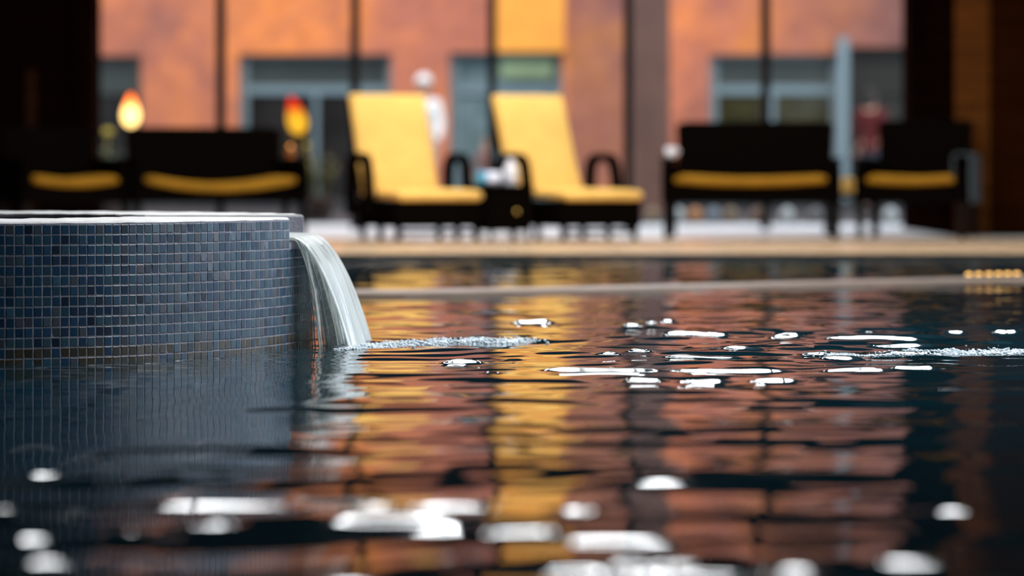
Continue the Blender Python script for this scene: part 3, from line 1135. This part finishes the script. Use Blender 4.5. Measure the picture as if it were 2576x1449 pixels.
# side table between the loungers
TBX, TBY, TBR = -0.060, 20.79, R(25)
t = thing('side_table', 'black wicker cube side table with a brass knob between the yellow loungers', 'table', (TBX, TBY, DECK), TBR)
obj('table_top', B(-0.165, 0.165, -0.14, 0.14, 0.342, 0.362, bev=0.006), M['wicker'], t)
obj('cabinet', B(-0.15, 0.15, -0.125, 0.125, 0.06, 0.342, bev=0.008), M['wicker'], t)
dr = obj('drawer', B(-0.135, 0.135, -0.132, -0.1255, 0.09, 0.32, bev=0.002), M['wicker'], t)
kb = bmesh.new()
blob(kb, (0.03, -0.150, 0.19), 0.016, 2)
obj('knob', kb, M['brass'], dr, True)
for sx in (-1, 1):
    for sy in (-1, 1):
        lb = bmesh.new()
        tube(lb, [(sx * 0.13, sy * 0.10, 0), (sx * 0.13, sy * 0.10, 0.065)], [0.014, 0.018], 8)
        obj('leg', lb, M['darkleg'], t)


def on_table(lx, ly):
    return (TBX + lx * math.cos(TBR) - ly * math.sin(TBR), TBY + lx * math.sin(TBR) + ly * math.cos(TBR), DECK + 0.3625)


p = on_table(0.055, 0.0)
t = thing('lotion_bottle', 'white rounded bottle standing on the black side table', 'bottle', p)
obj('bottle', lathe(bmesh.new(), [(0.034, 0.0), (0.042, 0.006), (0.043, 0.10), (0.037, 0.125), (0.022, 0.138)], 22), M['white'], t, True)
obj('cap', lathe(bmesh.new(), [(0.021, 0.1385), (0.021, 0.165), (0.016, 0.172)], 18), M['towel_white'], t, True)
p = on_table(-0.085, 0.03)
t = thing('rolled_towel', 'rolled white towel with a blue end lying on the black side table', 'towel', p, R(8))
bm = bmesh.new()
for (xa, xb, mm, nm) in ((-0.075, -0.022, 'towel_blue', 'blue_end'), (-0.021, 0.075, 'towel_white', 'towel_body')):
    bm = bmesh.new()
    xsn = [xa, xa + 0.004, (xa + xb) / 2, xb - 0.004, xb]
    tube(bm, [(x, 0, 0.043) for x in xsn], [0.037, 0.042, 0.043, 0.042, 0.037], 20)
    obj(nm, bm, M[mm], t, True)
# white cup on the arm of the right sofa
t = thing('cup', 'white cup standing on the left arm of the right-hand sofa', 'cup', (px(1689, 21.55), 21.62, DECK + 0.5455))
obj('cup_body', lathe(bmesh.new(), [(0.022, 0), (0.034, 0.02), (0.038, 0.07), (0.035, 0.07), (0.030, 0.02)], 20), M['white'], t, True)
hb_ = bmesh.new()
tube(hb_, [(0.033, 0, 0.06), (0.052, 0, 0.055), (0.055, 0, 0.035), (0.035, 0, 0.022)], 0.005, 8)
obj('cup_handle', hb_, M['white'], t, True)
# low table with yellow towel between the right sofa and the armchair
t = thing('low_table', 'low dark table between the right-hand sofa and the armchair', 'table', (px(2142, 22.75), 22.75, DECK))
obj('table_top', B(-0.20, 0.20, -0.18, 0.18, 0.268, 0.293, bev=0.006), M['darkleg'], t)
for sx in (-1, 1):
    for sy in (-1, 1):
        lb = bmesh.new()
        tube(lb, [(sx * 0.17, sy * 0.15, 0), (sx * 0.17, sy * 0.15, 0.268)], 0.014, 8)
        obj('leg', lb, M['darkleg'], t)
bm = bmesh.new()
for k in range(3):
    box(bm, -0.075 + 0.004 * k, 0.075 - 0.003 * k, -0.09, 0.09, 0.0 + 0.038 * k, 0.036 + 0.038 * k, bev=0.014, seg=3)
o = obj('folded_towel', bm, M['yellow'])
o.location = (px(2142, 22.75), 22.75, DECK + 0.2935)
tag(o, 'folded yellow towel on the low table between sofa and armchair', 'towel')
# grey towel over the right arm of the right armchair
ca, sa = math.cos(R(-16)), math.sin(R(-16))
bm = bmesh.new()
prof = [(0.288, 0.33), (0.288, 0.45), (0.288, 0.54), (0.294, 0.560), (0.31, 0.566), (0.365, 0.566), (0.385, 0.562), (0.396, 0.545), (0.398, 0.45), (0.400, 0.30), (0.402, 0.235)]
sec = []
for j in range(9):
    y = -0.30 + 0.48 * j / 8
    s2 = []
    for i, (x, z) in enumerate(prof):
        wv = 0.003 * math.sin(j * 1.4 + i * 0.5)
        s2.append(bm.verts.new((x + (wv if i > 6 else -abs(wv) * 0.0), y, z)))
    sec.append(s2)
for a, b in zip(sec, sec[1:]):
    for k in range(len(prof) - 1):
        bm.faces.new((a[k], a[k + 1], b[k + 1], b[k]))
o = obj('draped_towel', bm, M['towel_grey'], None, True)
so = o.modifiers.new('thick', 'SOLIDIFY')
so.thickness = 0.008
so.offset = 1.0
o.location = (px(2308, 21.75), 21.75, DECK)
o.rotation_euler = (0, 0, R(-16))
tag(o, 'blue-grey towel draped over the arm of the armchair by the wood wall', 'towel')


# ------------------------------------------------------------------ courtyard: lamps, plants, stones
def torch(name, label, loc, flame, z0, z1, rmax, lean):
    t = thing(name, label, 'torch', loc, 0, 'burning garden torches')
    obj('base', lathe(bmesh.new(), [(0.14, 0.0), (0.14, 0.02), (0.03, 0.05)], 20), M['mullion'], t)
    pb = bmesh.new()
    tube(pb, [(0, 0, 0.03), (0, 0, z0 - 0.07)], 0.016, 10)
    obj('pole', pb, M['mullion'], t)
    obj('bowl', lathe(bmesh.new(), [(0.02, z0 - 0.08), (0.055, z0 - 0.05), (0.072, z0 - 0.005), (0.06, z0 - 0.002)], 20), M['mullion'], t, True)
    fb = bmesh.new()
    prof = [(0.25, 0.0), (0.75, 0.10), (1.0, 0.28), (0.95, 0.45), (0.72, 0.65), (0.42, 0.84), (0.12, 0.97), (0.02, 1.0)]
    rings = []
    for r, q in prof:
        z = z0 + (z1 - z0) * q
        ox = lean * q * q
        rings.append([fb.verts.new((ox + r * rmax * math.cos(a), r * rmax * math.sin(a), z)) for a in [2 * math.pi * k / 16 for k in range(16)]])
    for a, b in zip(rings, rings[1:]):
        for k in range(16):
            fb.faces.new((a[k], a[(k + 1) % 16], b[(k + 1) % 16], b[k]))
    fb.faces.new(rings[0][::-1])
    fb.faces.new(rings[-1])
    obj('flame', fb, flame, t, True)
    return t


torch('garden_torch', 'burning garden torch with a pale yellow flame, seen above the tub sofa', (px(329, 29), 29, DECK), M['flame_bright'], 0.87, 1.17, 0.080, 0.0)
torch('garden_torch', 'burning garden torch with a red-tipped amber flame, left of the first lounger', (px(750, 29), 29, DECK), M['flame_amber'], 0.80, 1.15, 0.090, -0.07)


def plant(label, loc, kind, h, spread, leafm, blooms, seed, pot=True, nst=26):
    g = random.Random(seed)
    t = thing('potted_plant', label, 'plant', loc)
    obj('pot', lathe(bmesh.new(), [(0.11, 0.0), (0.15, 0.20), (0.165, 0.22), (0.15, 0.225), (0.14, 0.20)], 22), M['pot'], t, True)
    bm = bmesh.new()
    for k in range(nst):
        a = g.random() * 6.283
        q = g.random() ** 0.6
        hx, hy = spread * q * math.cos(a), spread * q * math.sin(a)
        hh = 0.2 + (h - 0.2) * g.uniform(0.5, 1.0)
        p0 = Vector((0.04 * math.cos(a), 0.04 * math.sin(a), 0.19))
        p2 = Vector((hx, hy, hh))
        p1 = (p0 + p2) / 2 + Vector((0, 0, 0.12 * h))
        tube(bm, [p0, p1, p2], [0.005, 0.004, 0.002], 5)
        for l in range(7):
            f = 0.35 + 0.65 * l / 6
            b = p0.lerp(p1, f).lerp(p1.lerp(p2, f), f)
            da = g.random() * 6.283
            L = g.uniform(0.05, 0.10)
            d = Vector((math.cos(da), math.sin(da), g.uniform(-0.3, 0.6))).normalized()
            s = d.cross(Vector((0, 0, 1))).normalized() * L * 0.28
            v = [bm.verts.new(b), bm.verts.new(b + d * L * 0.5 + s), bm.verts.new(b + d * L), bm.verts.new(b + d * L * 0.5 - s + Vector((0, 0, 0.004)))]
            bm.faces.new(v)
    obj('foliage', bm, leafm, t)
    for (bx, by, bz, br, mm) in blooms:
        fb = bmesh.new()
        for k in range(14):
            a = 2 * math.pi * k / 14
            el = 0.3 + 0.5 * (k % 2)
            d = Vector((math.cos(a) * math.cos(el), math.sin(a) * math.cos(el), math.sin(el)))
            blob(fb, (bx + d.x * br * 0.6, by + d.y * br * 0.6, bz + d.z * br * 0.6), br * 0.45, 1)
        blob(fb, (bx, by, bz), br * 0.55, 1)
        tube(fb, [(bx * 0.2, by * 0.2, 0.2), (bx, by, bz)], 0.005, 5)
        obj('bloom', fb, M[mm], t, True)
    return t


plant('leafy potted plant with cream and yellow blooms outside the leftmost pane', (px(258, 28.3), 28.3, DECK), 0, 0.66, 0.20, M['leaf'],
      [(px(235, 28.3) - px(258, 28.3), -0.05, 0.79, 0.055, 'bloom_cream'), (px(273, 28.3) - px(258, 28.3), -0.03, 0.80, 0.05, 'bloom'), (px(240, 28.3) - px(258, 28.3), -0.12, 0.60, 0.04, 'bloom_cream')], 4)
plant('olive-green potted plant outside, left of the first yellow lounger', (px(800, 29.6), 29.6, DECK), 0, 0.62, 0.22, M['leaf_olive'],
      [(-0.10, -0.05, 0.70, 0.03, 'bloom')], 9)
seq = [(1705, 0), (1748, 1), (1795, 2), (1838, 3), (1905, 5), (1980, 0), (2052, 4), (2240, 0), (1640, 3)]
lab = ['pale kerb stone just right of the sofa\'s left leg', 'orange stone added for a glint under the right-hand sofa', 'blue-grey stone added for a glint under the right-hand sofa', 'light brown stone added for a glint under the left half of the right-hand sofa',  # the first pale stone is added for a glint too
       'russet stone added for a glint under the middle of the right-hand sofa', 'pale stone added for a glint under the right half of the right-hand sofa', 'dark grey stone added for a glint near the right leg of the right-hand sofa',
       'pale stone added for a glint seen under the armchair by the wood wall', 'brown stone added for a glint between the second lounger and the right-hand sofa']
for (xp, mi), lb_ in zip(seq, lab):
    D = 28.2  # rounded stones added in place of blurred glints between the chair legs
    bm = bmesh.new()
    blob(bm, (0, 0, 0.075), 0.075, 2, (0.85, 0.8, 1.05))
    for v in bm.verts:
        v.co.z = max(0.0, v.co.z)
        v.co += Vector((random.uniform(-1, 1), random.uniform(-1, 1), 0)) * 0.003
    o = obj('glint_stone', bm, M['stone%d' % mi], None, True)
    o.location = (px(xp, D), D, DECK - 0.01)
    tag(o, lb_, 'stone', 'stones added for blurred glints in the courtyard')


# ------------------------------------------------------------------ people
def skin_obj(name, verts, edges_, radii, mat, parent, root=0, sub=2):
    me = bpy.data.meshes.new(name)
    me.from_pydata(verts, edges_, [])
    me.materials.append(mat)
    o = bpy.data.objects.new(name, me)
    COL.objects.link(o)
    o.parent = parent
    sk = o.modifiers.new('skin', 'SKIN')
    sk.use_smooth_shade = True
    me.skin_vertices.new() if not me.skin_vertices else None
    for i, r in enumerate(radii):
        sv = me.skin_vertices[0].data[i]
        sv.radius = r if hasattr(r, '__len__') else (r, r)
        sv.use_root = (i == root)
    sb = o.modifiers.new('sub', 'SUBSURF')
    sb.levels = sub
    sb.render_levels = sub
    return o


def person(label, loc, rz, H, top_m, leg_m, hair_m, hair_long=False, stride=0.12, arm_f=0.05, cap=None):
    t = thing('person', label, 'person', loc, rz)
    k = H / 1.75
    V, Ed, Rr = [], [], []

    def add(p, r, par=None):
        V.append((p[0] * k, p[1] * k, p[2] * k))
        Rr.append((r[0] * k, r[1] * k) if hasattr(r, '__len__') else (r * k, r * k))
        if par is not None:
            Ed.append((par, len(V) - 1))
        return len(V) - 1

    pel = add((0, 0, 0.93), (0.150, 0.105))
    waist = add((0, 0, 1.08), (0.125, 0.092), pel)
    chest = add((0, 0.01, 1.27), (0.155, 0.105), waist)
    upper = add((0, 0.01, 1.40), (0.115, 0.08), chest)
    neck = add((0, 0.0, 1.48), 0.052, upper)
    jaw = add((0, -0.012, 1.565), (0.066, 0.076), neck)
    brow = add((0, -0.005, 1.655), (0.076, 0.093), jaw)
    crown = add((0, 0.002, 1.725), (0.050, 0.060), brow)
    for sx in (-1, 1):
        sh = add((sx * 0.17, 0.01, 1.41), 0.056, upper)
        el = add((sx * 0.235, 0.03 - sx * arm_f, 1.14), 0.041, sh)
        wr = add((sx * 0.245, -0.05 - sx * arm_f * 2, 0.90), 0.027, el)
        pa = add((sx * 0.245, -0.065 - sx * arm_f * 2.3, 0.835), (0.018, 0.036), wr)
        for f in range(4):
            oy = -0.030 + 0.02 * f
            k1 = add((sx * 0.243, -0.068 - sx * arm_f * 2.3 + oy, 0.785), 0.0085, pa)
            k2 = add((sx * 0.236, -0.072 - sx * arm_f * 2.3 + oy, 0.752 + 0.004 * abs(f - 1.5)), 0.0075, k1)
        th1 = add((sx * 0.238, -0.108 - sx * arm_f * 2.3, 0.825), 0.0095, pa)
        add((sx * 0.232, -0.120 - sx * arm_f * 2.3, 0.795), 0.0085, th1)
        hip = add((sx * 0.085, 0.0, 0.87), 0.092, pel)
        kn = add((sx * 0.09, -0.015 - sx * stride * 0.5, 0.49), 0.058, hip)
        an = add((sx * 0.09, 0.02 - sx * stride, 0.085), 0.038, kn)
        he = add((sx * 0.09, 0.025 - sx * stride, 0.04), 0.036, an)
        add((sx * 0.097, -0.15 - sx * stride, 0.030), (0.036, 0.026), he)
    body = skin_obj('body', V, Ed, Rr, M['skin'], t)
    # face
    nb = bmesh.new()
    tube(nb, [(0, -0.09 * k, 1.655 * k), (0, -0.112 * k, 1.615 * k), (0, -0.088 * k, 1.605 * k)], [0.008 * k, 0.013 * k, 0.008 * k], 8)
    obj('nose', nb, M['skin'], t, True)
    for sx in (-1, 1):
        eb = bmesh.new()
        blob(eb, (sx * 0.030 * k, -0.088 * k, 1.65 * k), 0.011 * k, 2)
        obj('eye', eb, M['eye'], t, True)
        eb = bmesh.new()
        blob(eb, (sx * 0.077 * k, 0.005 * k, 1.635 * k), 0.030 * k, 2, (0.35, 0.6, 1))
        obj('ear', eb, M['skin'], t, True)
    mb = bmesh.new()
    blob(mb, (0, -0.086 * k, 1.575 * k), 0.022 * k, 2, (1, 0.35, 0.3))
    obj('mouth', mb, simple('lips', (0.35, 0.12, 0.10), 0.5), t, True)
    # hair
    hb2 = bmesh.new()
    blob(hb2, (0, 0.018 * k, 1.672 * k), 0.098 * k, 3, (0.93, 1.05, 0.98))
    for v in hb2.verts:
        if v.co.y < -0.03 * k and v.co.z < 1.69 * k:
            v.co.y = -0.03 * k + (v.co.y + 0.03 * k) * 0.15
    if hair_long:
        blob(hb2, (0, 0.07 * k, 1.57 * k), 0.075 * k, 2, (1.1, 0.7, 1.6))
    obj('hair', hb2, hair_m, t, True)
    if cap:
        cb = bmesh.new()
        blob(cb, (0, 0.008 * k, 1.70 * k), 0.104 * k, 3, (0.95, 1.05, 0.85))
        for v in cb.verts:
            v.co.z = max(v.co.z, 1.685 * k)
        lathe(cb, [(0.13 * k, 1.683 * k), (0.135 * k, 1.688 * k), (0.09 * k, 1.694 * k)], 20)
        obj('cap', cb, cap, t, True)
    # clothes: the same skeleton, a little fuller
    def sub_skel(keep, grow):
        mp_, v2, e2, r2 = {}, [], [], []
        for i in keep:
            mp_[i] = len(v2)
            v2.append(V[i])
            r2.append((Rr[i][0] + grow * k, Rr[i][1] + grow * k))
        for a, b in Ed:
            if a in mp_ and b in mp_:
                e2.append((mp_[a], mp_[b]))
        return v2, e2, r2
    per = (len(V) - 8) // 2
    ro_ = 8
    keep = [pel, waist, chest, upper] + [ro_, ro_ + 1, ro_ + 2] + [ro_ + per, ro_ + per + 1, ro_ + per + 2]
    v2, e2, r2 = sub_skel(keep, 0.020)
    # cut the sleeves a little above the wrists and let the hem hang below the waistband
    for q in (6, 9):
        a_, b_ = Vector(v2[q - 1]), Vector(v2[q])
        v2[q] = tuple(a_.lerp(b_, 0.86))
    v2.append((0, 0, 0.80 * k))
    e2.append((0, len(v2) - 1))
    r2.append((0.178 * k, 0.140 * k))
    skin_obj('shirt', v2, e2, r2, top_m, t, 1)
    v2, e2, r2 = [(0, 0, 1.00 * k), (0, 0, 0.90 * k)], [(0, 1)], [(0.135 * k, 0.105 * k), (0.145 * k, 0.11 * k)]
    hip0 = ro_ + per - 5
    for h0 in (hip0, hip0 + per):
        b0 = len(v2)
        hp = Vector(V[h0])
        v2 += [(hp.x, hp.y, 0.76 * k), V[h0 + 1], V[h0 + 2]]
        r2 += [(0.112 * k, 0.112 * k), (0.072 * k, 0.072 * k), (0.060 * k, 0.060 * k)]
        e2 += [(1, b0), (b0, b0 + 1), (b0 + 1, b0 + 2)]
    skin_obj('trousers', v2, e2, r2, leg_m, t, 1)
    for h0 in (hip0, hip0 + per):
        an_ = Vector(V[h0 + 2])
        sb_ = bmesh.new()
        blob(sb_, (an_.x, an_.y - 0.055 * k, 0.045 * k), 0.05 * k, 2, (0.95, 2.6, 0.9))
        for v in sb_.verts:
            v.co.z = max(0.0, v.co.z)
        obj('shoe', sb_, M['dark_cloth'], t, True)
    return t


person('person in white shirt and white sun hat walking outside behind the first lounger', (px(1066, 36), 36, DECK - 0.01), R(-20), 1.55, M['shirt_white'], M['trousers_pale'], M['hair_pale'], cap=M['shirt_white'])
person('person in a dark red top and dark trousers outside behind the right armchair', (px(2190, 37.5), 37.5, DECK - 0.01), R(160), 1.46, M['red_cloth'], M['dark_cloth'], M['hair_dark'], True)
person('small child in dusty pink standing outside behind the side table', (px(1222, 36), 36, DECK - 0.01), R(10), 0.84, M['pink_cloth'], M['pink_cloth'], M['hair_brown'], stride=0.02)

# ------------------------------------------------------------------ unseen light panels
gi = 0
for yy, xcs, hx, hy in ((21.9, (-0.9, 0.9), 0.62, 0.55), (17.4, (-2.4, -1.2, 0.0, 1.2, 2.4), 0.57, 0.75), (7.4, (3.4,), 0.60, 0.75), (9.6, (3.4,), 0.60, 0.75), (8.7, (0.6, 2.0), 0.60, 0.60)):  # panels near the tub are added to brighten tub, rim and waterfall
    for xx in xcs:
        t = thing('unseen_light_panel', 'unseen rectangular white light panel over the pool', 'ceiling light', (xx, yy, CEIL - 0.001), 0, 'unseen rectangular light panels over the pool')
        fb = bmesh.new()
        box(fb, -hx - 0.03, hx + 0.03, -hy - 0.03, -hy, -0.06, 0)
        box(fb, -hx - 0.03, hx + 0.03, hy, hy + 0.03, -0.06, 0)
        box(fb, -hx - 0.03, -hx, -hy, hy, -0.06, 0)
        box(fb, hx, hx + 0.03, -hy, hy, -0.06, 0)
        obj('frame', fb, M['bead_panel_metal'], t)
        obj('diffuser', B(-hx, hx, -hy, hy, -0.05, -0.03), M['lightpanel'], t)

# ------------------------------------------------------------------ daylight
world = bpy.data.worlds.new('sky')
scene.world = world
world.use_nodes = True
nt = world.node_tree
for n_ in list(nt.nodes):
    nt.nodes.remove(n_)
wo = nt.nodes.new('ShaderNodeOutputWorld')
bg = nt.nodes.new('ShaderNodeBackground')
bg.inputs[0].default_value = (0.78, 0.89, 1.0, 1)
bg.inputs[1].default_value = 2.1
nt.links.new(bg.outputs[0], wo.inputs[0])
sun = bpy.data.lights.new('sun', 'SUN')
sun.energy = 1.8
sun.angle = R(2)
sun.color = (1.0, 0.86, 0.70)
so = bpy.data.objects.new('sun', sun)
COL.objects.link(so)
so.rotation_euler = (R(42), 0, R(-14))
for nm, loc, rot, sx, sy in (('window_portal', (ROOM_R + 0.4, (WR0 + WR1) / 2, (WZ0 + WZ1) / 2), (0, R(90), 0), WZ1 - WZ0, WR1 - WR0),
                             ('glazing_portal', ((XL + XR) / 2, GLASS_D + 0.4, (DECK + HEAD) / 2), (R(-90), 0, 0), XR - XL, HEAD - DECK)):
    la = bpy.data.lights.new(nm, 'AREA')
    la.shape = 'RECTANGLE'
    la.size, la.size_y = sx, sy
    la.cycles.is_portal = True
    lo = bpy.data.objects.new(nm, la)
    COL.objects.link(lo)
    lo.location = loc
    lo.rotation_euler = rot

# ------------------------------------------------------------------ camera
cam = bpy.data.cameras.new('camera')
co_ = bpy.data.objects.new('camera', cam)
COL.objects.link(co_)
co_.location = (0, 0, CAMZ)
co_.rotation_euler = (R(90), 0, 0)
cam.sensor_fit = 'HORIZONTAL'
cam.sensor_width = 36.0
cam.lens = F / 2576.0 * 36.0
cam.shift_y = -(724.5 - 440.0) / 2576.0
cam.clip_start = 0.1
cam.clip_end = 200
cam.dof.use_dof = True
cam.dof.focus_distance = 8.05
cam.dof.aperture_fstop = 2.1
scene.camera = co_

vs = scene.view_settings
vs.view_transform = 'Standard'
vs.look = 'None'
vs.exposure = 0.0
vs.gamma = 1.0
vs.use_curve_mapping = False
cy = scene.cycles
cy.use_denoising = True
cy.caustics_reflective = False
cy.caustics_refractive = False
cy.max_bounces = 8
cy.transparent_max_bounces = 16
cy.sample_clamp_indirect = 8.0
